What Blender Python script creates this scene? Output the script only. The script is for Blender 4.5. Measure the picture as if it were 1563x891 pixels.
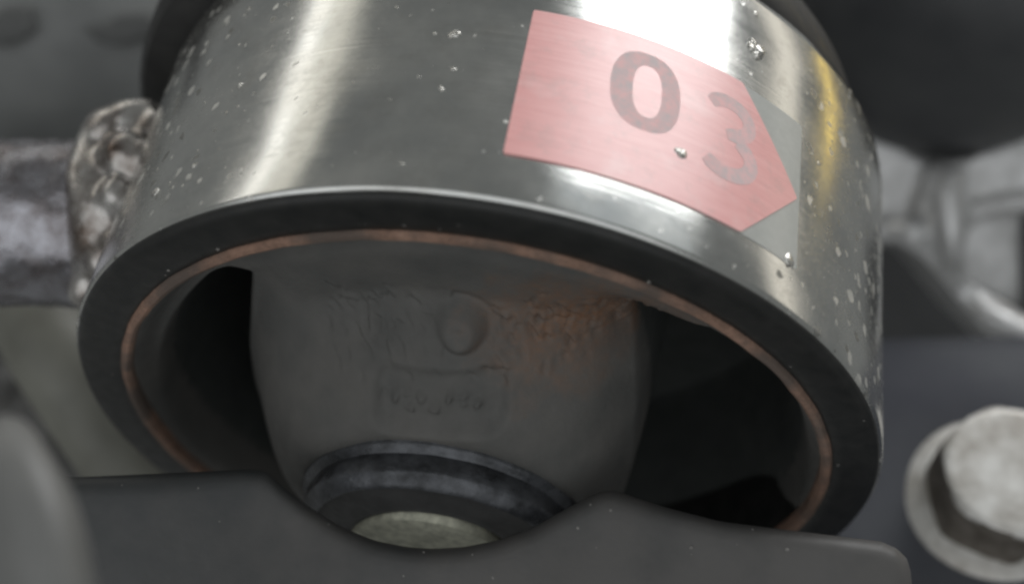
import bpy, bmesh, math, random
import numpy as np
from mathutils import Vector, Matrix, noise as mnoise

scene = bpy.context.scene
for o in list(bpy.data.objects):
    bpy.data.objects.remove(o, do_unlink=True)
C = scene.collection
MM = 0.001

# ------------------------------------------------------------------ camera
CAM = Vector((0.0, -53.7407, 106.1554))            # millimetres
RIGHT = Vector((0.9825843, 0.14958947, 0.11023197))
DOWN = Vector((0.1855951, -0.81907553, -0.5428349))
FWD = Vector((0.00908593, 0.55383956, -0.83257383))
FPX = 2050.0                                        # focal length in photo pixels (1563 wide)
cam_data = bpy.data.cameras.new('camera')
cam = bpy.data.objects.new('camera', cam_data)
C.objects.link(cam)
m = Matrix((RIGHT, -DOWN, -FWD)).transposed().to_4x4()
m.translation = CAM * MM
cam.matrix_world = m
cam_data.sensor_width = 36.0
cam_data.lens = FPX / 1563.0 * 36.0
cam_data.clip_start = 0.005
cam_data.clip_end = 20.0
cam_data.dof.use_dof = True
cam_data.dof.focus_distance = 0.103
cam_data.dof.aperture_fstop = cam_data.lens / 2.8
scene.camera = cam

# ------------------------------------------------------------------ world and lamps
world = bpy.data.worlds.new('World')
scene.world = world
world.use_nodes = True
bg = world.node_tree.nodes['Background']
bg.inputs[0].default_value = (0.97, 1.0, 0.985, 1)
bg.inputs[1].default_value = 0.20

def lamp(name, direction, dist, sx, sy, power, color, up=(0, 1, 0), target=(0, 12, 20)):
    """rectangular lamp, dist in mm from the bushing, its sy side turned towards `up`"""
    d = Vector(direction).normalized()
    L = bpy.data.lights.new(name, 'AREA')
    L.shape = 'RECTANGLE'
    L.size = sx * MM
    L.size_y = sy * MM
    L.energy = power * math.pi * sx * sy * MM * MM        # power given as radiance
    L.color = color
    o = bpy.data.objects.new(name, L)
    C.objects.link(o)
    z = d
    x = Vector(up).cross(z).normalized()
    y = z.cross(x)
    mm = Matrix((x, y, z)).transposed().to_4x4()
    mm.translation = (Vector(target) + d * dist) * MM
    o.matrix_world = mm
    return o

lamp('window_lamp', (0.36, 0.84, 0.55), 600, 320, 280, 7.0, (1.0, 1.0, 1.0))
lamp('ceiling_lamp', (0.40, 0.50, 0.70), 700, 420, 520, 0.42, (0.90, 0.96, 1.0))
lamp('left_tube_lamp', (-0.75, 0.62, 0.225), 600, 40, 700, 2.5, (1.0, 0.97, 0.92))
lamp('left_wall_lamp', (-0.71, 0.62, 0.33), 700, 95, 700, 0.85, (1.0, 0.95, 0.82))
lamp('right_tube_lamp', (0.70, 0.68, 0.13), 650, 85, 700, 1.15, (1.0, 0.92, 0.80))
lamp('amber_lamp', (0.715, 0.70, -0.14), 500, 22, 90, 2.6, (1.0, 0.70, 0.14))
lamp('front_fill', (-0.25, -0.85, 0.70), 700, 1400, 1100, 0.78, (0.96, 0.98, 1.0))  # added fill light from the camera side, makes the rubber readable

scene.view_settings.view_transform = 'Standard'
scene.view_settings.look = 'None'
scene.view_settings.exposure = 0.0
scene.view_settings.gamma = 1.0
scene.render.engine = 'CYCLES'
scene.cycles.filter_width = 2.6
scene.cycles.max_bounces = 8

# ------------------------------------------------------------------ helpers
def ray(px, py):
    return (FWD + RIGHT * ((px - 781.5) / FPX) + DOWN * ((py - 445.5) / FPX))

def at(px, py, depth):
    """point seen at photo pixel (px, py), depth mm in front of the camera"""
    return CAM + ray(px, py) * depth

def cyl(px, py, rad=35.0):
    v = ray(px, py)
    a = v.x ** 2 + v.z ** 2
    b = CAM.x * v.x + CAM.z * v.z
    c = CAM.x ** 2 + CAM.z ** 2 - rad ** 2
    return CAM + v * ((-b - math.sqrt(max(b * b - a * c, 0))) / a)

def sy(px, py):
    p = cyl(px, py)
    return math.atan2(p.x, p.z) * 35.0, p.y

def wrap(s, y, r):
    t = s / 35.0
    return Vector((r * math.sin(t), y, r * math.cos(t)))

def link(name, verts, faces, material, parent=None, smooth=True, sharp=40):
    me = bpy.data.meshes.new(name)
    me.from_pydata([tuple(Vector(v) * MM) for v in verts], [], faces)
    me.validate()
    bm = bmesh.new()
    bm.from_mesh(me)
    bmesh.ops.remove_doubles(bm, verts=bm.verts, dist=1e-7)
    bmesh.ops.recalc_face_normals(bm, faces=bm.faces)
    bm.to_mesh(me)
    bm.free()
    if smooth:
        me.polygons.foreach_set('use_smooth', [True] * len(me.polygons))
        if sharp:
            me.set_sharp_from_angle(angle=math.radians(sharp))
    me.materials.append(material)
    o = bpy.data.objects.new(name, me)
    C.objects.link(o)
    if parent is not None:
        o.parent = parent
        o.matrix_parent_inverse = parent.matrix_world.inverted()
    return o

def thing(name, label, cat, loc_mm, group=None):
    o = bpy.data.objects.new(name, None)
    C.objects.link(o)
    o.empty_display_size = 0.005
    o.location = Vector(loc_mm) * MM
    o.matrix_world = Matrix.Translation(Vector(loc_mm) * MM)
    o['label'] = label
    o['category'] = cat
    if group:
        o['group'] = group
    return o

def tag(o, label, cat):
    o['label'] = label
    o['category'] = cat
    return o

def lathe(profile, origin, axis, seg=128, ref=None, closed=False, wob=0.0, seed=0):
    """profile of (radius, height along axis)"""
    ax = Vector(axis).normalized()
    rf = Vector(ref) if ref else (Vector((0, 0, 1)) if abs(ax.z) < 0.9 else Vector((1, 0, 0)))
    e1 = (rf - ax * rf.dot(ax)).normalized()
    e2 = ax.cross(e1)
    o = Vector(origin)
    V, F = [], []
    n = len(profile)
    for i in range(seg):
        t = 2 * math.pi * i / seg
        d = e1 * math.cos(t) + e2 * math.sin(t)
        for (r, h) in profile:
            p = o + d * r + ax * h
            if wob:
                p = p + d * (wob * mnoise.noise(p * 0.45 + Vector((seed, 0, 0))))
            V.append(p)
    for i in range(seg):
        j = (i + 1) % seg
        for k in range(n if closed else n - 1):
            l = (k + 1) % n
            F.append((i * n + k, i * n + l, j * n + l, j * n + k))
    return V, F

def sweep(path, radii, seg=24, flat=(1.0, 1.0), sub=6, cap=True, wob=0.0, freq=0.4, seed=0.0):
    """tube along a smooth path of points (Catmull-Rom), round-ended"""
    P = [Vector(p) for p in path]
    pts, rad = [], []
    n = len(P)
    for i in range(n - 1):
        p0, p1, p2, p3 = P[max(i - 1, 0)], P[i], P[i + 1], P[min(i + 2, n - 1)]
        for k in range(sub):
            t = k / sub
            pts.append(0.5 * ((2 * p1) + (p2 - p0) * t + (2 * p0 - 5 * p1 + 4 * p2 - p3) * t * t + (3 * p1 - p0 - 3 * p2 + p3) * t ** 3))
            rad.append(radii[i] * (1 - t) + radii[i + 1] * t)
    pts.append(P[-1])
    rad.append(radii[-1])
    V, F = [], []
    up = None
    for i, p in enumerate(pts):
        tan = (pts[min(i + 1, len(pts) - 1)] - pts[max(i - 1, 0)]).normalized()
        if up is None:
            up = (-FWD - tan * (-FWD).dot(tan)).normalized()
        else:
            up = (up - tan * up.dot(tan)).normalized()
        side = tan.cross(up)
        for k in range(seg):
            a = 2 * math.pi * k / seg
            d = up * (math.cos(a) * flat[0]) + side * (math.sin(a) * flat[1])
            q = p + d * rad[i]
            if wob:
                q = q + d * (wob * mnoise.noise(q * freq + Vector((seed, seed, 0))))
            V.append(q)
    for i in range(len(pts) - 1):
        for k in range(seg):
            l = (k + 1) % seg
            F.append((i * seg + k, i * seg + l, (i + 1) * seg + l, (i + 1) * seg + k))
    if cap:
        V.append(pts[0]); c0 = len(V) - 1
        V.append(pts[-1]); c1 = len(V) - 1
        b = (len(pts) - 1) * seg
        for k in range(seg):
            l = (k + 1) % seg
            F.append((c0, l, k))
            F.append((c1, b + k, b + l))
    return V, F

def merge(*parts):
    V, F = [], []
    for v, f in parts:
        o = len(V)
        V += list(v)
        F += [tuple(i + o for i in q) for q in f]
    return V, F

def voxel(o, size_mm, smooth=4):
    r = o.modifiers.new('remesh', 'REMESH')
    r.mode = 'VOXEL'
    r.voxel_size = size_mm * MM
    r.use_smooth_shade = True
    s = o.modifiers.new('smooth', 'SMOOTH')
    s.factor = 0.5
    s.iterations = smooth
    return o

# ------------------------------------------------------------------ materials
class Mat:
    def __init__(self, name, base, rough=0.5, metal=0.0, coat=0.0, spec=0.5):
        self.m = bpy.data.materials.new(name)
        self.m.use_nodes = True
        self.nt = self.m.node_tree
        self.b = self.nt.nodes['Principled BSDF']
        self.b.inputs['Base Color'].default_value = (*base, 1)
        self.b.inputs['Roughness'].default_value = rough
        self.b.inputs['Metallic'].default_value = metal
        self.b.inputs['Coat Weight'].default_value = coat
        self.b.inputs['Coat Roughness'].default_value = 0.15
        self.b.inputs['Specular IOR Level'].default_value = spec
        self.base = base
        self.co = None
    def n(self, t, **kw):
        x = self.nt.nodes.new(t)
        for k, v in kw.items():
            setattr(x, k, v)
        return x
    def l(self, a, b):
        self.nt.links.new(a, b)
    def coords(self):
        if self.co is None:
            g = self.n('ShaderNodeNewGeometry')
            s = self.n('ShaderNodeVectorMath', operation='SCALE')
            s.inputs['Scale'].default_value = 1000.0       # world position in millimetres
            self.l(g.outputs['Position'], s.inputs[0])
            self.co = s.outputs[0]
        return self.co
    def noise(self, scale, detail=4, rough=0.55, vec=None):
        x = self.n('ShaderNodeTexNoise')
        x.inputs['Scale'].default_value = scale
        x.inputs['Detail'].default_value = detail
        x.inputs['Roughness'].default_value = rough
        self.l(vec or self.coords(), x.inputs['Vector'])
        return x.outputs['Fac']
    def ramp(self, fac, stops):
        r = self.n('ShaderNodeValToRGB')
        while len(r.color_ramp.elements) < len(stops):
            r.color_ramp.elements.new(0.5)
        for e, (p, c) in zip(r.color_ramp.elements, stops):
            e.position = p
            e.color = (*c, 1) if len(c) == 3 else c
        self.l(fac, r.inputs[0])
        return r.outputs[0]
    def mixc(self, fac, a, b, blend='MIX'):
        x = self.n('ShaderNodeMix', data_type='RGBA', blend_type=blend)
        if hasattr(fac, 'links'): self.l(fac, x.inputs[0])
        else: x.inputs[0].default_value = fac
        for v, i in ((a, 6), (b, 7)):
            if hasattr(v, 'links'): self.l(v, x.inputs[i])
            else: x.inputs[i].default_value = (*v, 1)
        return x.outputs[2]
    def math(self, op, a, b=0.0, c=None, clamp=False):
        x = self.n('ShaderNodeMath', operation=op)
        x.use_clamp = clamp
        for i, v in enumerate((a, b) if c is None else (a, b, c)):
            if hasattr(v, 'links'): self.l(v, x.inputs[i])
            else: x.inputs[i].default_value = v
        return x.outputs[0]
    def maprange(self, v, a, b, c=0.0, d=1.0):
        x = self.n('ShaderNodeMapRange')
        for i, q in enumerate((v, a, b, c, d)):
            if hasattr(q, 'links'): self.l(q, x.inputs[i])
            else: x.inputs[i].default_value = q
        return x.outputs[0]
    def color(self, s): self.l(s, self.b.inputs['Base Color'])
    def rough(self, s): self.l(s, self.b.inputs['Roughness'])
    def bump(self, h, strength=0.3, dist_mm=0.2):
        x = self.n('ShaderNodeBump')
        x.inputs['Strength'].default_value = strength
        x.inputs['Distance'].default_value = dist_mm * MM
        self.l(h, x.inputs['Height'])
        self.l(x.outputs[0], self.b.inputs['Normal'])

def mottled(name, c0, c1, scale, rough=(0.4, 0.6), metal=0.0, bump=0.3, bscale=None, bdist=0.2, coat=0.0, spec=0.5, lo=0.35, hi=0.65):
    M = Mat(name, c0, rough[0], metal, coat, spec)
    f = M.noise(scale, 6, 0.62)
    M.color(M.ramp(f, [(lo, c0), (hi, c1)]))
    f2 = M.noise(scale * 1.7, 5)
    M.rough(M.maprange(f2, 0.3, 0.7, rough[0], rough[1]))
    if bump:
        M.bump(M.noise(bscale or scale * 4, 6, 0.65), bump, bdist)
    return M.m

# brushed steel of the eye: fine turning marks round the axis, smears, pits
def steel():
    M = Mat('brushed_steel', (0.6, 0.6, 0.58), 0.2, 1.0)
    co = M.coords()
    sep = M.n('ShaderNodeSeparateXYZ')
    M.l(co, sep.inputs[0])
    ang = M.math('ARCTAN2', sep.outputs[0], sep.outputs[2])
    s = M.math('MULTIPLY', ang, 35.0)
    cmb = M.n('ShaderNodeCombineXYZ')
    M.l(M.math('MULTIPLY', s, 0.10), cmb.inputs[0])
    M.l(M.math('MULTIPLY', sep.outputs[1], 5.0), cmb.inputs[1])
    brush = M.noise(1.0, 5, 0.7, cmb.outputs[0])
    cloud = M.noise(0.13, 5, 0.6)
    fine = M.noise(1.6, 5, 0.7)
    # tarnish comes in patches
    dirt = M.maprange(fine, 0.60, 0.72)
    patch = M.maprange(M.noise(0.22, 3), 0.48, 0.62)
    spots = M.math('MULTIPLY', M.math('MULTIPLY', dirt, patch), 0.45)
    base = M.ramp(cloud, [(0.3, (0.50, 0.51, 0.50)), (0.7, (0.66, 0.66, 0.63))])
    base = M.mixc(M.math('MULTIPLY', spots, 0.6), base, (0.40, 0.40, 0.37))
    cm2 = M.n('ShaderNodeCombineXYZ')
    M.l(M.math('MULTIPLY', s, 0.045), cm2.inputs[0]); M.l(M.math('MULTIPLY', sep.outputs[1], 2.2), cm2.inputs[1])
    scr = M.maprange(M.noise(1.0, 3, 0.5, cm2.outputs[0]), 0.62, 0.70)
    smg = M.maprange(M.noise(0.30, 6, 0.7), 0.50, 0.68)
    base = M.mixc(M.math('MULTIPLY', smg, 0.35), base, (0.36, 0.35, 0.32))
    wv = M.n('ShaderNodeVectorMath', operation='ADD')
    nz = M.n('ShaderNodeTexNoise'); nz.inputs['Scale'].default_value = 1.1; nz.inputs['Detail'].default_value = 3
    M.l(co, nz.inputs['Vector'])
    M.l(co, wv.inputs[0]); M.l(nz.outputs['Color'], wv.inputs[1])
    vo = M.n('ShaderNodeTexVoronoi'); vo.inputs['Scale'].default_value = 0.85
    M.l(wv.outputs[0], vo.inputs['Vector'])
    vs = M.n('ShaderNodeSeparateXYZ'); M.l(vo.outputs['Color'], vs.inputs[0])
    side = M.maprange(M.math('ABSOLUTE', M.math('ADD', ang, 0.05)), 0.45, 1.0, 0.0, 1.0)
    size = M.math('MULTIPLY', M.maprange(vs.outputs[0], 0.35, 1.0, 0.0, 0.52), M.math('ADD', 0.32, M.math('MULTIPLY', side, 0.85)))
    fleck = M.maprange(M.math('SUBTRACT', size, vo.outputs['Distance']), -0.04, 0.10)
    pale = M.math('MULTIPLY', fleck, M.maprange(vs.outputs[1], 0.3, 0.4))
    pit = M.math('MULTIPLY', fleck, M.maprange(vs.outputs[1], 0.3, 0.2))
    base = M.mixc(M.math('MULTIPLY', pale, 0.75), base, (0.80, 0.79, 0.75))
    base = M.mixc(M.math('MULTIPLY', pit, 0.65), base, (0.12, 0.115, 0.10))
    grit = M.math('MULTIPLY', side, M.maprange(M.noise(2.6, 5, 0.75), 0.48, 0.66))
    base = M.mixc(M.math('MULTIPLY', grit, 0.6), base, (0.70, 0.69, 0.65))
    spots = M.math('ADD', spots, M.math('MULTIPLY', M.math('ADD', fleck, M.math('MULTIPLY', grit, 0.4)), 0.9))
    M.color(base)
    cloud = M.math('ADD', cloud, M.math('MULTIPLY', smg, 0.18))
    r = M.math('ADD', M.maprange(brush, 0.3, 0.7, 0.11, 0.19), M.math('MULTIPLY', spots, 0.3))
    M.rough(M.math('ADD', r, M.maprange(cloud, 0.4, 0.75, 0.0, 0.09)))
    h = M.math('ADD', M.math('MULTIPLY', brush, 0.35), M.math('MULTIPLY', fine, 0.30))
    M.bump(M.math('SUBTRACT', h, M.math('ADD', M.math('MULTIPLY', spots, 0.5), M.math('MULTIPLY', scr, 0.4))), 0.28, 0.025)
    return M.m

def rubber():
    M = Mat('dusty_black_rubber', (0.07, 0.07, 0.066), 0.62, 0.0, spec=0.35)
    co = M.coords()
    big = M.noise(0.16, 4)
    base = M.ramp(big, [(0.3, (0.070, 0.071, 0.068)), (0.7, (0.108, 0.104, 0.097))])
    # brown rust dust spilled beside the moulded mark
    v = M.n('ShaderNodeVectorMath', operation='SUBTRACT')
    M.l(co, v.inputs[0]); v.inputs[1].default_value = (6.5, 1, 21.0)
    sc = M.n('ShaderNodeVectorMath', operation='MULTIPLY')
    M.l(v.outputs[0], sc.inputs[0]); sc.inputs[1].default_value = (0.13, 0.02, 0.21)
    ln = M.n('ShaderNodeVectorMath', operation='LENGTH')
    M.l(sc.outputs[0], ln.inputs[0])
    wob = M.math('ADD', ln.outputs['Value'], M.maprange(M.noise(0.5, 5), 0.25, 0.75, -0.35, 0.35))
    k = M.maprange(wob, 1.3, 0.1)
    grain = M.maprange(M.noise(1.6, 6, 0.75), 0.35, 0.6, 0.35, 1.0)
    base = M.mixc(M.math('MULTIPLY', k, M.math('MULTIPLY', grain, 1.0)), base, (0.160, 0.088, 0.052))
    M.color(base)
    M.rough(M.maprange(M.noise(0.5, 4), 0.3, 0.7, 0.5, 0.75))
    M.bump(M.math('ADD', M.noise(2.2, 6, 0.7), M.math('MULTIPLY', M.noise(0.6, 4), 1.2)), 0.35, 0.16)
    return M.m

def rust():
    M = Mat('rusty_steel', (0.3, 0.13, 0.08), 0.75, 0.0)
    f = M.noise(0.35, 6, 0.7)
    f2 = M.noise(2.4, 5, 0.7)
    c = M.ramp(f, [(0.25, (0.13, 0.082, 0.058)), (0.55, (0.29, 0.175, 0.125)), (0.78, (0.40, 0.27, 0.20))])
    c = M.mixc(M.maprange(f2, 0.45, 0.72, 0.0, 0.6), c, (0.10, 0.06, 0.045))
    M.color(M.mixc(M.maprange(M.noise(0.13, 5), 0.44, 0.58, 0.0, 0.9), c, (0.095, 0.075, 0.063)))
    M.bump(M.noise(3.0, 6, 0.7), 0.6, 0.15)
    return M.m

def pinkfilm():
    M = Mat('pink_film', (0.86, 0.42, 0.42), 0.42, 0.0, coat=0.9, spec=0.5)
    M.b.inputs['Coat Roughness'].default_value = 0.34
    M.b.inputs['Coat IOR'].default_value = 1.8
    co = M.coords()
    sc = M.n('ShaderNodeMapping')
    sc.inputs['Scale'].default_value = (0.25, 3.2, 0.25)
    M.l(co, sc.inputs['Vector'])
    g = M.noise(1.0, 6, 0.7, sc.outputs[0])
    c = M.ramp(g, [(0.3, (0.74, 0.305, 0.295)), (0.7, (0.85, 0.43, 0.41))])
    c = M.mixc(M.maprange(M.noise(0.3, 4), 0.55, 0.75, 0, 0.5), c, (0.84, 0.56, 0.54))
    c = M.mixc(M.maprange(M.noise(0.55, 6, 0.75), 0.52, 0.72, 0, 0.45), c, (0.50, 0.30, 0.28))
    M.color(M.mixc(M.maprange(M.noise(2.8, 5, 0.75), 0.66, 0.74, 0, 0.7), c, (0.80, 0.72, 0.70)))
    M.bump(M.math('ADD', g, M.math('MULTIPLY', M.noise(0.35, 3), 2.0)), 0.30, 0.05)
    return M.m

STEEL = steel()
RUBBER = rubber()
RUST = rust()
PINK = pinkfilm()
def film(name, c, rough=0.35):
    M = Mat(name, c, rough, 0.0, coat=0.9)
    M.b.inputs['Coat Roughness'].default_value = 0.22
    g = M.noise(1.3, 5, 0.7)
    M.color(M.mixc(M.maprange(g, 0.35, 0.7, 0.0, 0.35), c, tuple(min(1, x * 1.35) for x in c)))
    M.bump(M.noise(0.4, 3), 0.2, 0.06)
    return M.m
GREYFILM = film('grey_film', (0.36, 0.37, 0.35))
INK = mottled('grey_ink', (0.58, 0.49, 0.49), (0.80, 0.50, 0.49), 1.2, (0.5, 0.65), bump=0.2, bscale=2.0, bdist=0.05, spec=0.3)
COLLAR = mottled('black_collar', (0.009, 0.010, 0.0095), (0.018, 0.018, 0.017), 0.5, (0.32, 0.5), bump=0.25, bscale=2.0, bdist=0.06, spec=0.4)
FARBLACK = mottled('black_far_rubber', (0.016, 0.016, 0.016), (0.026, 0.026, 0.025), 0.3, (0.4, 0.6), bump=0.1, bscale=1.0)
DARKSTEEL = mottled('oiled_dark_steel', (0.035, 0.037, 0.040), (0.10, 0.105, 0.115), 0.5, (0.22, 0.4), metal=0.55, bump=0.5, bscale=1.6, bdist=0.12)
VOIDSHADE = mottled('void_shade_rubber', (0.045, 0.049, 0.047), (0.06, 0.064, 0.061), 0.3, (0.6, 0.8), bump=0.2, spec=0.3)  # same rubber made darker, shade of the voids painted into its colour
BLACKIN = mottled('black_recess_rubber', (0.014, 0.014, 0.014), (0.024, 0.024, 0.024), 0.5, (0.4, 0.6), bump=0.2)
PALE = mottled('pale_zinc', (0.62, 0.62, 0.50), (0.36, 0.36, 0.29), 1.0, (0.45, 0.65), metal=0.3, bump=0.5, bscale=3.0, bdist=0.12)
TUBE = mottled('dirty_tube_steel', (0.19, 0.175, 0.18), (0.38, 0.38, 0.41), 0.40, (0.16, 0.32), metal=0.9, bump=0.6, bscale=1.1, bdist=0.18)
WELD = mottled('weld_metal', (0.13, 0.10, 0.082), (0.55, 0.535, 0.515), 0.28, (0.16, 0.32), metal=0.92, bump=0.3, bscale=1.6, bdist=0.15)
SPAT = mottled('spatter_metal', (0.35, 0.34, 0.31), (0.80, 0.79, 0.75), 1.5, (0.15, 0.35), metal=0.9, bump=0.3, bscale=4.0)
PLATE = mottled('grey_painted_plate', (0.036, 0.039, 0.040), (0.080, 0.077, 0.074), 0.035, (0.38, 0.62), bump=0.35, bscale=1.3, bdist=0.10, spec=0.45, lo=0.4, hi=0.6)
ZINC = mottled('grey_zinc_bolt', (0.36, 0.34, 0.31), (0.62, 0.615, 0.59), 0.28, (0.42, 0.58), metal=0.55, bump=0.35, bscale=1.8, bdist=0.1)
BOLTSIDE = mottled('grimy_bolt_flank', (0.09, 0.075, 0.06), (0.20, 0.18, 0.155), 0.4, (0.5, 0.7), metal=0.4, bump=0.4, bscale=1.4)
ALU = mottled('cast_aluminium', (0.46, 0.46, 0.455), (0.70, 0.70, 0.70), 0.2, (0.3, 0.45), metal=0.5, bump=0.4, bscale=0.7, bdist=0.3)
BOOT = mottled('dark_boot_rubber', (0.042, 0.044, 0.047), (0.056, 0.058, 0.060), 0.1, (0.42, 0.55), bump=0.1, bscale=0.5)
RAIL = mottled('grey_rail_paint', (0.12, 0.125, 0.123), (0.18, 0.185, 0.18), 0.06, (0.4, 0.6), bump=0.15, bscale=0.3, bdist=0.4)
LINK = mottled('olive_grey_paint', (0.11, 0.11, 0.092), (0.17, 0.17, 0.145), 0.1, (0.45, 0.6), bump=0.2, bscale=0.5)
ROUGHCAST = mottled('rough_cast_iron', (0.032, 0.032, 0.031), (0.13, 0.13, 0.126), 0.18, (0.5, 0.7), metal=0.2, bump=0.8, bscale=0.4, bdist=1.0)
PANEL = mottled('slate_panel', (0.050, 0.053, 0.066), (0.070, 0.074, 0.084), 0.06, (0.6, 0.75), bump=0.1, bscale=0.4, spec=0.3)
DARK = mottled('dark_underbody', (0.030, 0.031, 0.032), (0.055, 0.056, 0.057), 0.02, (0.6, 0.8), bump=0.2, bscale=0.1, bdist=1.0)
SPOT = mottled('dark_spot', (0.065, 0.067, 0.066), (0.085, 0.087, 0.085), 0.2, (0.6, 0.8), bump=0.2)

rng = random.Random(7)

# ------------------------------------------------------------------ backdrop behind everything
def backdrop():
    V, F = [], []
    nx, ny = 28, 18
    for j in range(ny + 1):
        for i in range(nx + 1):
            px = -420 + 2400 * i / nx
            py = -400 + 1700 * j / ny
            p = at(px, py, 235 + 14 * mnoise.noise(Vector((px * 0.004, py * 0.004, 3))))
            V.append(p)
    for j in range(ny):
        for i in range(nx):
            a = j * (nx + 1) + i
            F.append((a, a + 1, a + nx + 2, a + nx + 1))
    V2 = [v + FWD * 6 for v in V]
    n = len(V)
    F2 = [tuple(reversed([k + n for k in f])) for f in F]
    per = [i for i in range(nx + 1)] + [(nx + 1) * j + nx for j in range(1, ny + 1)] + \
          [(nx + 1) * ny + i for i in range(nx - 1, -1, -1)] + [(nx + 1) * j for j in range(ny - 1, 0, -1)]
    side = []
    for k in range(len(per)):
        a, b = per[k], per[(k + 1) % len(per)]
        side.append((a, b, b + n, a + n))
    o = link('underbody_wall', V + V2, F + F2 + side, DARK)
    o['kind'] = 'structure'
backdrop()

# ------------------------------------------------------------------ control arm: eye, tube, weld, label
arm = thing('control_arm', 'brushed steel control arm eye with welded tube and pink arrow sticker', 'control arm', (0, 14, -35))
prof = [(34.5, 1.0), (34.52, 0.72), (34.66, 0.62), (34.85, 0.68), (34.97, 0.85), (35.0, 1.05)] + \
       [(35.0, 1.05 + 26.75 * k / 8) for k in range(1, 9)] + [(34.9, 28.5), (34.5, 28.9), (33.6, 29.0), (33.6, 1.2)]
V, F = lathe(prof, (0, 0, 0), (0, 1, 0), 320, closed=True)
sleeve = link('eye_sleeve', V, F, STEEL, arm, sharp=50)

# tube that leaves the eye to the left
t0 = at(212, 345, 127.5)
t1 = at(60, 340, 126.5)
t2 = at(-420, 333, 124.0)
V, F = sweep([t0, t1, (t1 + t2) / 2, t2], [8.0, 7.9, 7.8, 7.8], 64, sub=30, wob=0.22, freq=0.5)
link('arm_tube', V, F, TUBE, arm)

def weld():
    D = 126.3
    pts = [at(118, 343, D - 0.2), at(140, 342, D), at(165, 340, D), at(195, 342, D), at(218, 345, D + 0.4)]
    parts = [sweep(pts, [7.6, 8.15, 8.9, 9.3, 9.8], 72, sub=10, wob=0.6, freq=0.25, seed=3.3)]
    for (px, py, d, r) in ((150, 228, 122.5, 2.3), (170, 205, 122.8, 2.7), (196, 192, 123.6, 2.6), (222, 190, 124.2, 2.5), (238, 205, 122.6, 2.2), (160, 262, 120.5, 2.0), (192, 240, 119.6, 2.4), (222, 250, 119.0, 2.2), (180, 300, 117.6, 1.8), (205, 318, 117.2, 2.0), (185, 372, 117.6, 1.7), (160, 400, 118.4, 1.9), (135, 440, 121.0, 2.0)):
        c = at(px, py, d)
        V, F = [], []
        for jj in range(13):
            el = math.pi * jj / 12
            for ii in range(20):
                az = 2 * math.pi * ii / 20
                dd = Vector((math.sin(el) * math.cos(az), math.sin(el) * math.sin(az), math.cos(el)))
                V.append(c + dd * r * (1 + 0.12 * mnoise.noise(dd * 1.3 + c * 0.3)))
        for jj in range(12):
            for ii in range(20):
                F.append((jj * 20 + ii, jj * 20 + (ii + 1) % 20, (jj + 1) * 20 + (ii + 1) % 20, (jj + 1) * 20 + ii))
        parts.append((V, F))
    V, F = merge(*parts)
    o = link('weld_bead', V, F, WELD, arm, sharp=0)
    voxel(o, 0.28, 34)
weld()

# sticker: grey film rectangle, pink arrow pentagon on it, printed 0 and 3
def wrapped_poly(name, pts, r0, r1, material, parent, hole=None):
    """polygon in (arc length, y) laid on the eye as a thin solid film"""
    bm = bmesh.new()
    def ring(P):
        vs = [bm.verts.new((p[0], p[1], 0)) for p in P]
        return [bm.edges.new((vs[i], vs[(i + 1) % len(vs)])) for i in range(len(vs))]
    E = ring(pts)
    if hole:
        E += ring(hole)
    bmesh.ops.triangle_fill(bm, use_beauty=True, edges=E)
    # slice in narrow strips so that the film follows the curve
    s0 = min(p[0] for p in pts); s1 = max(p[0] for p in pts)
    k = math.floor(s0 / 0.4) * 0.4
    while k < s1:
        bmesh.ops.bisect_plane(bm, geom=bm.verts[:] + bm.edges[:] + bm.faces[:], plane_co=(k + 0.013, 0, 0), plane_no=(1, 0, 0))
        k += 0.4
    bm.verts.index_update()
    top = [v.co.copy() for v in bm.verts]
    faces = [tuple(v.index for v in f.verts) for f in bm.faces]
    bedges = [(e.verts[0].index, e.verts[1].index) for e in bm.edges if len(e.link_faces) == 1]
    bm.free()
    n = len(top)
    V = [wrap(p.x, p.y, r1) for p in top] + [wrap(p.x, p.y, r0) for p in top]
    Fc = faces + [tuple(reversed([i + n for i in f])) for f in faces] + [(a, b, b + n, a + n) for a, b in bedges]
    return link(name, V, Fc, material, parent, sharp=60)

def rounded(pts, rad=0.35, k=4):
    out = []
    n = len(pts)
    for i in range(n):
        p, a, b = Vector(pts[i]), Vector(pts[i - 1]), Vector(pts[(i + 1) % n])
        u, w = (a - p).normalized(), (b - p).normalized()
        for j in range(k + 1):
            t = j / k
            q0, q2 = p + u * rad, p + w * rad
            out.append(tuple(q0 * (1 - t) ** 2 + p * 2 * t * (1 - t) + q2 * t * t))
    return out

sticker = wrapped_poly('sticker', rounded([(-1.25, 4.75), (22.3, 4.6), (22.3, 18.45), (-1.15, 18.3)], 0.3), 34.97, 35.05, GREYFILM, arm)
pent = [(-1.52, 4.57), (16.5, 4.68), (22.0, 11.0), (15.7, 18.5), (-1.38, 18.42)]
pink = wrapped_poly('pink_arrow', rounded(pent, 0.22), 35.04, 35.14, PINK, sticker)
def zero(cs, cy, a, b, tilt, n=48, p=2.4):
    out = []
    for i in range(n):
        t = 2 * math.pi * i / n
        x = a * math.copysign(abs(math.cos(t)) ** (2 / p), math.cos(t))
        y = b * math.copysign(abs(math.sin(t)) ** (2 / p), math.sin(t))
        out.append((cs + x + tilt * y, cy + y))
    return out
wrapped_poly('digit', zero(7.75, 13.3, 2.75, 3.65, -0.04), 35.13, 35.155, INK, sticker, hole=zero(7.85, 13.35, 1.15, 2.45, -0.04))
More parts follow.
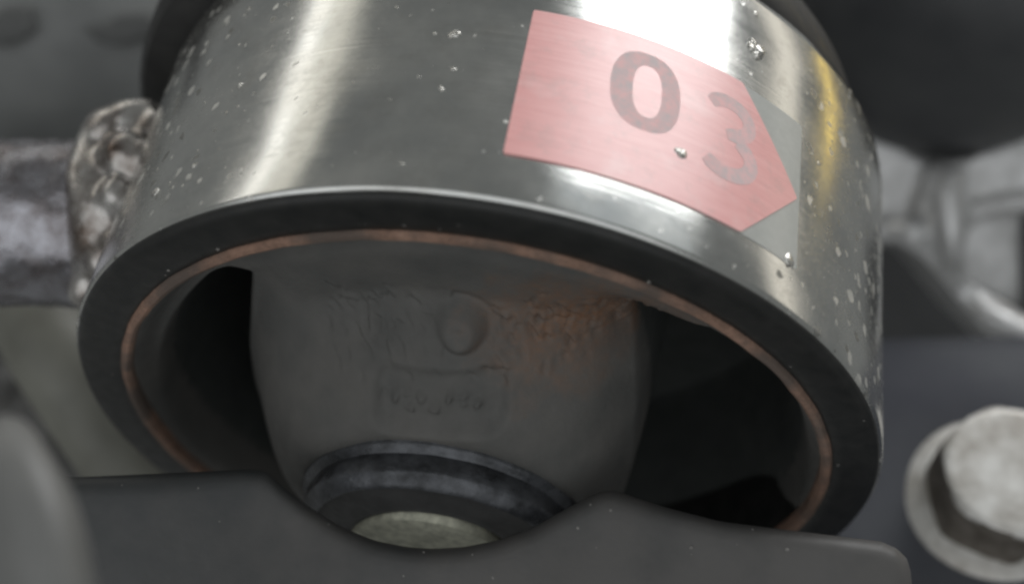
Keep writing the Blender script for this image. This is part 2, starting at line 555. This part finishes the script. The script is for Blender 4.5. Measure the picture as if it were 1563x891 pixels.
# 3: two bowls drawn as one thick stroke
def stroke(path, w):
    P = [Vector(p) for p in path]
    L, R = [], []
    for i, p in enumerate(P):
        t = (P[min(i + 1, len(P) - 1)] - P[max(i - 1, 0)]).normalized()
        nrm = Vector((-t.y, t.x))
        ww = w * (0.75 if i in (0, len(P) - 1) else 1)
        L.append(tuple(p + nrm * ww)); R.append(tuple(p - nrm * ww))
    return L + R[::-1]
c3 = (14.7, 12.55)
path = []
for d in range(150, -81, -14):
    a = math.radians(d); path.append((c3[0] + 1.95 * math.cos(a), c3[1] + 1.75 + 1.50 * math.sin(a)))
path.append((c3[0] - 0.1, c3[1] + 0.12))
low = []
for d in range(68, -156, -14):
    a = math.radians(d); low.append((c3[0] + 0.05 + 2.25 * math.cos(a), c3[1] - 1.75 + 1.7 * math.sin(a)))
d3 = wrapped_poly('digit', stroke(path, 0.62), 35.13, 35.155, INK, sticker)
d3b = wrapped_poly('digit_bowl', stroke(low, 0.66), 35.13, 35.16, INK, sticker)
bm = bmesh.new(); bm.from_mesh(d3.data); bm.from_mesh(d3b.data); bm.to_mesh(d3.data); bm.free()
bpy.data.objects.remove(d3b)

# weld spatter
def blob(P, N, r, seed, seg=9, flat=0.6):
    N = N.normalized()
    e1 = N.orthogonal().normalized(); e2 = N.cross(e1)
    V, F = [], []
    rows = 5
    for j in range(rows):
        el = math.pi * 0.5 * j / (rows - 1)
        for i in range(seg):
            a = 2 * math.pi * i / seg
            d = e1 * math.cos(a) * math.cos(el) + e2 * math.sin(a) * math.cos(el) + N * math.sin(el) * flat
            k = 1 + 0.55 * mnoise.noise(d * 1.7 + Vector((seed, seed * 0.37, 0)))
            V.append(P + d * r * k - N * 0.06)
    for j in range(rows - 1):
        for i in range(seg):
            l = (i + 1) % seg
            F.append((j * seg + i, j * seg + l, (j + 1) * seg + l, (j + 1) * seg + i))
    F.append(tuple(range(seg))[::-1])
    return V, F
def on_eye(px, py, r=35.0):
    p = cyl(px, py)
    n = Vector((p.x, 0, p.z)).normalized()
    return Vector((n.x * r, p.y, n.z * r)), n
for k, (px, py, rr, rad) in enumerate([(1040, 232, 0.62, 35.1), (1206, 397, 0.62, 35.0), (1156, 78, 0.75, 35.0), (1146, 62, 0.5, 35.0), (1152, 22, 0.45, 35.0),
                                       (693, 52, 0.40, 35.0), (690, 106, 0.26, 35.0), (672, 136, 0.24, 35.0), (367, 131, 0.28, 35.0), (297, 250, 0.3, 35.0), (237, 292, 0.42, 35.0), (606, 10, 0.22, 35.0), (380, 14, 0.26, 35.0)]):
    p, n = on_eye(px, py, rad)
    V, F = merge(*[blob(p + n.orthogonal() * rng.uniform(-.5, .5) * rr + n.cross(n.orthogonal()) * rng.uniform(-.5, .5) * rr, n, rr * rng.uniform(0.45, 0.9), k * 3.1 + q) for q in range(3)])
    link('weld_spatter', V, F, SPAT, arm, sharp=0)
parts = []
for k in range(340):
    z = rng.random()
    if z < 0.62: px, py = rng.gauss(275, 60), rng.uniform(20, 350)
    elif z < 0.68: px, py = rng.gauss(690, 50), rng.uniform(30, 280)
    elif z < 0.93: px, py = rng.uniform(1250, 1345), rng.uniform(200, 600)
    else: px, py = rng.uniform(330, 780), rng.uniform(0, 280)
    p = cyl(px, py)
    if not (1.2 < p.y < 28) or abs(math.hypot(p.x, p.z) - 35.0) > 0.05: continue
    n = Vector((p.x, 0, p.z)).normalized()
    parts.append(blob(p, n, rng.choice([0.06, 0.08, 0.1, 0.12, 0.2]) * rng.uniform(0.75, 1.25), k * 1.3, 6, 0.35))
V, F = merge(*parts)
sp = link('fine_spatter', V, F, SPAT, arm, sharp=0)
sp['kind'] = 'stuff'

# ------------------------------------------------------------------ bushing pressed into the eye
bush = thing('rubber_bushing', 'dusty black rubber bushing with rusty ring pressed inside the steel eye', 'bushing', (0, 10, -31))
V, F = lathe([(34.6, 1.2), (34.72, 0.72), (34.74, 0.45), (34.55, 0.16), (34.1, 0.02), (33.5, 0.0), (32.0, 0.02), (31.2, 0.10), (30.85, 0.25), (30.85, 24.0), (34.4, 24.0), (34.4, 1.4)], (0, 0, 0), (0, 1, 0), 256, closed=True)
link('black_collar', V, F, COLLAR, bush)
V, F = lathe([(31.0, 0.5), (30.94, 0.06), (30.75, -0.18), (30.35, -0.22), (30.05, 0.0), (29.95, 0.4), (29.98, 1.0), (30.9, 1.2)], (0, 0, 0), (0, 1, 0), 320, closed=True, wob=0.09)
link('rusty_ring', V, F, RUST, bush)
V, F = lathe([(30.9, 0.9), (30.1, 0.9), (29.9, 2.0), (29.6, 6.0), (29.6, 24.0), (30.86, 24.0)], (0, 0, 0), (0, 1, 0), 160, closed=True)
link('shell_liner', V, F, COLLAR, bush)
# collar at the far end of the bushing, wider than the eye
V, F = lathe([(20.0, 29.6), (33.0, 29.4), (35.0, 29.6), (35.6, 30.4), (35.7, 32.5), (35.3, 35.0), (34.2, 37.0), (30.0, 38.0), (12.0, 38.5), (12.0, 29.6)], (-3.0, 0, 0.0), (0, 1, 0), 160, closed=True)
link('far_collar', V, F, FARBLACK, bush)

def sstep(a, b, x):
    t = np.clip((x - a) / (b - a), 0, 1)
    return t * t * (3 - 2 * t)
def block():
    step = 0.16
    g = np.arange(-30.6, 30.6 + step, step)
    X, Z = np.meshgrid(g, g)
    R = np.hypot(X, Z)
    # smooth random field from a few summed waves
    rs = np.random.RandomState(5)
    def field(freq, n=14):
        out = np.zeros_like(X)
        for _ in range(n):
            a = rs.uniform(0, 2 * np.pi); f = freq * rs.uniform(0.6, 1.5)
            out += np.sin(f * (X * np.cos(a) + Z * np.sin(a)) + rs.uniform(0, 6.28))
        return out / n ** 0.5
    front = 1.7 + 0.16 * field(0.35)
    front = front - 1.6 * sstep(28.4, 30.2, R)                 # rises to the ring
    front = front + 0.55 * np.exp(-((R - 27.6) / 0.9) ** 2)     # shallow groove inside it
    front = front - 8.0 * sstep(22.0, 12.3, np.hypot(X + 1.3 * sstep(22, 12, R), Z))                  # dome towards the inner sleeve
    # voids left and right of the block: signed distance, positive inside the void
    zt_l, zt_r = 17.0, 21.0
    xl = np.interp(Z, [-30, -20, -12, -4, 3, 10, 17, 22], [-12.5, -16.4, -20.2, -21.4, -21.7, -21.2, -20.4, -20.4])
    xr = np.interp(Z, [-30, -16, -9.6, -5, -0.5, 5, 11.5, 17, 22], [6, 9.0, 12.0, 14.0, 15.0, 14.8, 13.7, 12.2, 10.6])
    rin = 26.4 + 2.0 * sstep(14, -12, Z)
    def smin(a, b, k):
        h = np.clip(0.5 + 0.5 * (b - a) / k, 0, 1)
        return b * (1 - h) + a * h - k * h * (1 - h)
    dl = smin(smin(xl - X, rin - R, 2.0), smin(zt_l + 0.25 * (X + 19) - Z, Z + 40, 1.0), 2.5)
    dr = smin(smin(X - xr, rin + 1.2 - R, 2.0), smin(zt_r - 0.15 * (X - 11) - Z, Z + 40, 1.0), 2.5)
    d = np.maximum(dl, dr)
    V_ = sstep(-1.2, 1.9, d)
    edge = 3.2 * np.exp(-(np.clip(-d, 0, 12) / 3.0) ** 2) * (0.35 + 0.65 * sstep(27, 22, R))
    # moulded boss
    bx, bz = -2.5, 19.3
    q = np.hypot((X - bx) / 1.0, (Z - bz) / 0.8)
    front -= 1.1 * sstep(2.3, 0.8, q)
    front += 0.30 * np.exp(-((q - 2.4) / 0.5) ** 2) * (X > bx - 1)
    front += 0.16 * np.exp(-((Z - bz - 0.2 * (X - bx)) / 0.22) ** 2 - ((X - bx) / 0.7) ** 2)
    # sunken name plate with blurred raised characters
    a = math.radians(14)
    cx, cz = -3.0, 14.7
    U = (X - cx) * math.cos(a) + (Z - cz) * math.sin(a)
    W = -(X - cx) * math.sin(a) + (Z - cz) * math.cos(a)
    rr = np.maximum(np.abs(U) - 3.9, 0) ** 2 + np.maximum(np.abs(W) - 0.55, 0) ** 2
    dd = np.sqrt(rr)
    front += 1.0 * sstep(1.8, 0.4, dd)
    for k in range(7):
        u0 = -3.6 + k * 1.12
        for _ in range(3):
            uu, ww = u0 + rs.uniform(-.35, .35), rs.uniform(-0.8, 0.25)
            an = rs.choice([0, 1.57, 1.1])
            A = (U - uu) * math.cos(an) + (W - ww) * math.sin(an)
            B = -(U - uu) * math.sin(an) + (W - ww) * math.cos(an)
            front -= 0.20 * np.exp(-(A / 0.32) ** 2 - (B / 0.17) ** 2) * 1.5
    # torn, scratched skin above the plate
    for k in range(230):
        x0 = rs.uniform(-13, 12)
        z0 = 18.8 + 0.20 * x0 + rs.normal(0, 1.25)
        if abs(x0 - bx) < 2.4 and abs(z0 - bz) < 2.6: continue
        an = math.radians(rs.normal(-35, 22))
        A = (X - x0) * math.cos(an) + (Z - z0) * math.sin(an)
        B = -(X - x0) * math.sin(an) + (Z - z0) * math.cos(an)
        ln, wd, dp = rs.uniform(0.18, 0.6), rs.uniform(0.12, 0.22), rs.uniform(0.08, 0.34)
        front += dp * np.exp(-(A / ln) ** 2 - (B / wd) ** 2)
        front -= 0.5 * dp * np.exp(-(A / ln) ** 2 - ((B - 1.9 * wd) / (1.4 * wd)) ** 2)
    Y = (front + edge) * (1 - V_) + 21.0 * V_
    keep = R < 30.35
    idx = -np.ones(X.shape, int)
    idx[keep] = np.arange(keep.sum())
    V = np.c_[X[keep], Y[keep], Z[keep]] * MM
    a0, a1, a2, a3 = idx[:-1, :-1], idx[:-1, 1:], idx[1:, 1:], idx[1:, :-1]
    ok = (a0 >= 0) & (a1 >= 0) & (a2 >= 0) & (a3 >= 0) & (R[:-1, :-1] > 8.0)
    F = np.c_[a0[ok], a1[ok], a2[ok], a3[ok]]
    me = bpy.data.meshes.new('rubber_block')
    me.from_pydata(V.tolist(), [], F.tolist())
    me.polygons.foreach_set('use_smooth', [True] * len(me.polygons))
    me.materials.append(RUBBER)
    me.materials.append(VOIDSHADE)
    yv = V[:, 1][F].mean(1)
    me.polygons.foreach_set('material_index', (yv > 0.0055).astype(np.int32))  # deep faces get the painted void shade
    o = bpy.data.objects.new('rubber_block', me)
    C.objects.link(o)
    o.parent = bush
    o.matrix_parent_inverse = bush.matrix_world.inverted()
block()

# inner sleeve with its flange
V, F = lathe([(12.1, 0.0), (12.1, -6.5), (12.0, -6.7), (11.7, -6.85), (11.5, -7.1), (11.6, -7.4), (11.65, -8.6), (11.6, -8.8), (11.0, -9.6), (10.6, -9.75), (10.3, -9.5), (10.2, -8.4), (10.2, 0.0)],
             (-1.3, 0, 0), (0, 1, 0), 160, closed=True, wob=0.10, seed=3)
fl = link('sleeve_flange', V, F, DARKSTEEL, bush)
V, F = lathe([(10.3, 0.0), (10.35, -9.3), (9.0, -9.6), (7.8, -9.9), (7.3, -10.0), (7.0, -9.95), (6.9, -9.9), (6.9, 0.0)], (-1.3, 0, 0), (0, 1, 0), 96, closed=True)
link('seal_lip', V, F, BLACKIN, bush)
V, F = lathe([(6.95, -8.0), (6.95, -9.9), (6.7, -10.3), (6.2, -10.4), (0.02, -10.45), (0.02, -8.0)], (-1.7, 0, -0.7), (0, 1, 0), 96, closed=True)
link('inner_sleeve_end', V, F, PALE, bush)

# ------------------------------------------------------------------ bracket plate in front of the bushing
def interp(x, pts):
    if x <= pts[0][0]: return pts[0][1]
    for (a, b), (c, d) in zip(pts, pts[1:]):
        if x <= c:
            t = (x - a) / (c - a)
            return b + (d - b) * t
    return pts[-1][1]
TOP = [(-300, 700), (0, 722), (110, 728), (250, 722), (380, 716), (408, 718), (432, 742), (470, 772), (520, 803), (570, 824), (620, 834), (660, 837), (710, 834), (760, 824), (815, 804), (860, 778),
       (900, 757), (922, 748), (940, 748), (965, 757), (1010, 772), (1060, 785), (1100, 795), (1200, 808), (1300, 820), (1345, 826), (1368, 836), (1384, 852), (1391, 874), (1393, 900), (1394, 1400)]
def plate_depth(x, y, below):
    d = 103.5 - 0.006 * (y - 800)
    return d + 1.3 * math.exp(-below / 9.0)
def plate():
    xs = [-300 + 12 * i for i in range(0, 136)] + [1330 + 3 * i for i in range(0, 22)]
    xs = sorted(set(x for x in xs if x <= 1393)) + [1393]
    V, F = [], []
    rows = [0, 0.6, 1.6, 3.2, 6, 11, 18, 28, 45, 70, 100, 140, 190, 250, 320]
    tops = []
    for x in xs:
        t = interp(x, TOP)
        # soften the outline a little
        t = 0.5 * t + 0.25 * interp(x - 8, TOP) + 0.25 * interp(x + 8, TOP)
        if x > 1340: t = interp(x, TOP)
        tops.append(min(t, 900))
    for x, t in zip(xs, tops):
        for r in rows:
            y = t + r * (1300 - t) / 320.0
            dep = plate_depth(x, y, y - t)
            ex = max(0.0, 1393 - x)
            dep += 1.2 * math.exp(-ex / 9.0)
            dep += 0.25 * mnoise.noise(Vector((x * 0.008, y * 0.008, 1.0)))
            V.append(at(x, y, dep))
    n = len(rows)
    for i in range(len(xs) - 1):
        for k in range(n - 1):
            F.append((i * n + k, i * n + k + 1, (i + 1) * n + k + 1, (i + 1) * n + k))
    o = link('bracket_plate', V, F, PLATE, sharp=0)
    s = o.modifiers.new('thickness', 'SOLIDIFY')
    s.thickness = 2.6 * MM
    s.offset = -1.0
    tag(o, 'dark grey painted bracket plate with curved notch below the bushing', 'bracket')
    return o
plate()

# ------------------------------------------------------------------ flange bolt on its panel
def bax_(a): return Vector(a).normalized()
def bolt():
    base = at(1508, 772, 143.0)
    top = at(1549, 716, 134.5)
    ax = (top - base).normalized()
    H = (top - base).length
    root = thing('flange_bolt', 'grey zinc hex bolt with wide flange beside the steel eye', 'bolt', base)
    V, F = lathe([(0.05, -14), (4.0, -14), (4.0, -1.0), (11.3, -1.0), (11.3, 0.3), (0.05, 0.3)], base, ax, 64, closed=True)
    link('shade_washer', V, F, BOOT, root)  # disc coloured dark to carry the shadow around the flange
    V, F = lathe([(0.05, 0.3), (9.8, 0.3), (10.2, 0.7), (10.15, 1.3), (9.7, 1.8), (8.0, 2.4), (6.0, 2.9), (0.05, 2.9)], base, ax, 96, closed=True)
    link('flange', V, F, ZINC, root)
    rf = Vector(RIGHT) - ax * RIGHT.dot(ax)
    e1 = rf.normalized(); e2 = ax.cross(e1)
    Vv, Ff = [], []
    hexr = 7.6
    prof = [(1.0, 2.2), (1.0, H - 1.3), (0.95, H - 0.6), (0.90, H - 0.2), (0.85, H - 0.02), (0.80, H), (0.3, H - 0.02), (0.0, H - 0.02)]
    seg = 96
    for i in range(seg):
        a = 2 * math.pi * i / seg
        hx = hexr * math.cos(math.pi / 6) / math.cos((a + 0.45) % (math.pi / 3) - math.pi / 6)
        hx = 0.6 * hx + 0.4 * hexr * 0.95
        for (k, h) in prof:
            r = min(hx * (1.0 if k >= 1 else 1.0), hexr * 0.97) if k >= 1 else min(hx, hexr * k)
            if k < 0.5: r = hexr * k
            Vv.append(base + (e1 * math.cos(a) + e2 * math.sin(a)) * r + ax * h)
    n = len(prof)
    for i in range(seg):
        j = (i + 1) % seg
        for k in range(n - 1):
            Ff.append((i * n + k, i * n + k + 1, j * n + k + 1, j * n + k))
    o = link('hex_head', Vv, Ff, ZINC, root, sharp=35)
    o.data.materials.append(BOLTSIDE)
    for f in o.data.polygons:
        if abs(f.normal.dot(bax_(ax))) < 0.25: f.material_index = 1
    return base, ax
bb, bax = bolt()

def panel():
    # slate sheet the bolt is screwed into
    e1 = (RIGHT - bax * RIGHT.dot(bax)).normalized(); e2 = bax.cross(e1)
    V, F = [], []
    nx, ny = 40, 30
    for j in range(ny + 1):
        for i in range(nx + 1):
            u = -26 + 70 * i / nx
            w = -45 + 64.5 * j / ny
            lift = -0.9 - 0.03 * max(0, w - 10) ** 2 + 0.3 * mnoise.noise(Vector((u * .08, w * .08, 0)))
            V.append(bb + e1 * u + e2 * w + bax * lift)
    for j in range(ny):
        for i in range(nx):
            a = j * (nx + 1) + i
            F.append((a, a + 1, a + nx + 2, a + nx + 1))
    o = link('mounting_panel', V, F, PANEL, sharp=0)
    s = o.modifiers.new('thickness', 'SOLIDIFY'); s.thickness = 3 * MM; s.offset = -1
    tag(o, 'blurred slate grey sheet metal panel under the flange bolt', 'panel')
panel()

# ------------------------------------------------------------------ cast knuckle behind the eye, right
def casting():
    D = 172
    def T(pts, rad, flat=(1, 1), seg=20):
        return sweep([at(x, y, d) for x, y, d in pts], [r for r in rad], seg, flat, 8)
    def slab(pts, d0, d1):
        bm = bmesh.new()
        f = bm.faces.new([bm.verts.new(at(x, y, d0)) for x, y in pts])
        r = bmesh.ops.extrude_face_region(bm, geom=[f])
        for v in r['geom']:
            if isinstance(v, bmesh.types.BMVert): v.co += FWD * (d1 - d0)
        bmesh.ops.triangulate(bm, faces=bm.faces[:])
        bm.verts.index_update()
        V = [v.co.copy() for v in bm.verts]; F = [tuple(v.index for v in f.verts) for f in bm.faces]
        bm.free()
        return V, F
    parts = [
        # recessed web, then the raised ridge, node and diagonal strut
        slab([(1290, 120), (1345, 185), (1400, 236), (1480, 248), (1570, 205), (1720, 150), (1720, 318), (1600, 318), (1520, 326), (1482, 345), (1470, 420), (1440, 410), (1400, 372), (1290, 372)], D + 3, D + 11),
        slab([(1400, 330), (1425, 250), (1480, 240), (1570, 200), (1720, 150), (1720, 280), (1560, 292), (1490, 305), (1470, 345), (1466, 420), (1500, 440), (1570, 480), (1720, 540), (1720, 600), (1590, 556), (1520, 512), (1465, 462), (1425, 412), (1396, 376)], D - 1, D + 9),
        slab([(1440, 300), (1560, 300), (1560, 470), (1500, 450), (1440, 410)], D + 9, D + 15),
        T([(1300, 350, D + 2), (1360, 352, D + 1), (1392, 356, D - 0.5), (1410, 378, D + 1)], [1.6, 1.7, 2.3, 1.6]),
        T([(1450, 262, D - 1), (1446, 310, D - 2.2), (1450, 370, D - 2.2), (1462, 425, D - 0.5)], [1.6, 1.9, 1.9, 1.4], (1.0, 0.9)),
        T([(1470, 455, D + 1), (1500, 478, D - 1.2), (1545, 506, D - 2), (1660, 568, D - 2)], [1.0, 1.9, 2.3, 2.5], (0.9, 1.0)),
    ]
    V, F = merge(*parts)
    o = link('knuckle_casting', V, F, ALU, sharp=0)
    voxel(o, 0.5, 14)
    tag(o, 'blurred cast aluminium knuckle with open ribs behind the steel eye', 'casting')
casting()

# dark cup above the casting
def boot():
    D = 168
    c = at(1450, 22, D)
    ax = (-DOWN * 0.80 + FWD * 0.55 + RIGHT * 0.22).normalized()
    prof = [(0.0, -12.6), (4, -12.6), (9, -12.4), (13.5, -11.2), (16.2, -9.2), (17.4, -7.0), (18.0, -4.5), (18.2, 0), (18.4, 20), (18.6, 60), (0.0, 60)]
    V, F = lathe(prof, c, ax, 96)
    root = thing('rubber_boot', 'blurred dark rubber cup above the cast knuckle', 'boot', c - ax * 12)
    link('boot_body', V, F, BOOT, root, sharp=0)
    e1 = (RIGHT - ax * RIGHT.dot(ax)).normalized(); e2 = ax.cross(e1)
    if e2.dot(FWD) > 0: e2 = -e2
    arc = [c + (e1 * math.cos(math.radians(a)) + e2 * math.sin(math.radians(a))) * 17.9 + ax * (-4.6) for a in range(14, 112, 6)]
    V, F = sweep(arc, [0.9 - 0.75 * max(0, (k - 10) / 8) for k in range(len(arc))], 16, (0.6, 1.6), sub=3)
    link('lip', V, F, ALU, root, sharp=0)
boot()

# ------------------------------------------------------------------ left background: rail, link, rough casting
def rail():
    D = 196
    root = thing('frame_rail', 'blurred grey painted frame rail behind the welded tube', 'rail', at(60, 240, D))
    a, b = at(-700, 55, D), at(330, 75, D + 2)
    V, F = sweep([a, (a + b) / 2, b], [17.5, 17.5, 17.0], 64, (1.15, 1.0), sub=24, wob=0.5, freq=0.08)
    link('rail_body', V, F, RAIL, root)
    for (px, py, sx, sz) in ((5, 42, 4.0, 2.2), (192, 45, 5.0, 1.7)):
        p = at(px, py, D - 19.6)
        Vb, Fb = blob(Vector((0, 0, 0)), Vector((0, 0, 1)), 1.0, px, 24, 0.4)
        W = [p + RIGHT * (v.x * sx) + DOWN * (v.y * sz) - RIGHT * 0 - DOWN * (v.x * sx * 0.15) - FWD * (v.z * 0.9) for v in Vb]
        link('dark_patch', W, Fb, SPOT, root, sharp=0)  # darker patch set on the rail face
rail()

def linkbar():
    D = 158
    V, F = sweep([at(-10, 420, D + 6), at(45, 470, D + 3), at(95, 545, D), at(165, 655, D), at(260, 790, D + 4)], [5.4, 5.6, 5.8, 5.6, 5.4], 40, sub=14)
    o = link('link_arm', V, F, LINK, sharp=0)
    tag(o, 'blurred olive grey curved link arm under the welded tube', 'link arm')
    V, F = sweep([at(-150, 640, 182), at(-20, 655, 180), at(60, 660, 180), at(150, 720, 184)], [10, 9.5, 9, 8], 48, sub=20, wob=2.0, freq=0.22)
    o = link('iron_casting', V, F, ROUGHCAST, sharp=0)
    tag(o, 'blurred rough grey iron casting behind the olive link arm', 'casting')
linkbar()

# pale rounded arm in front of the bracket plate's corner
V, F = sweep([at(10, 758, 73), at(13, 770, 71), at(34, 830, 70), at(60, 1000, 69), at(90, 1250, 68)], [3.6, 5.0, 5.7, 6.1, 6.3], 48, (0.5, 1.0), sub=10)
o = link('stub_arm', V, F, mottled('pale_grey_paint', (0.115, 0.117, 0.113), (0.17, 0.17, 0.163), 0.08, (0.4, 0.55), bump=0.2, bscale=0.5), sharp=0)
tag(o, 'blurred pale grey rounded arm overlapping the bracket plate corner', 'arm')

# grit and lint lying on the plate and on the black collar
plate_obj = bpy.data.objects['bracket_plate']
DUST = mottled('pale_dust', (0.12, 0.115, 0.11), (0.28, 0.27, 0.25), 1.0, (0.6, 0.8), bump=0)
parts = []
for k in range(34):
    px = rng.uniform(180, 1380); t = interp(px, TOP)
    py = t + 6 + abs(rng.gauss(0, 45))
    if py > 891: continue
    p = at(px, py, plate_depth(px, py, py - t))
    parts.append(blob(p, -FWD, rng.choice([0.05, 0.07, 0.09, 0.16]), k * 2.7, 6, 0.5))
V, F = merge(*parts)
o = link('surface_grit', V, F, DUST, plate_obj, sharp=0); o['kind'] = 'stuff'
parts = []
for k in range(60):
    a = rng.uniform(-1.9, 1.9); r = rng.uniform(31.3, 34.2)
    parts.append(blob(Vector((r * math.sin(a), 0.02, r * math.cos(a))), Vector((0, -1, 0)), rng.choice([0.04, 0.06, 0.08, 0.14]), k * 1.9, 6, 0.5))
V, F = merge(*parts)
o = link('surface_grit', V, F, DUST, bush, sharp=0); o['kind'] = 'stuff'
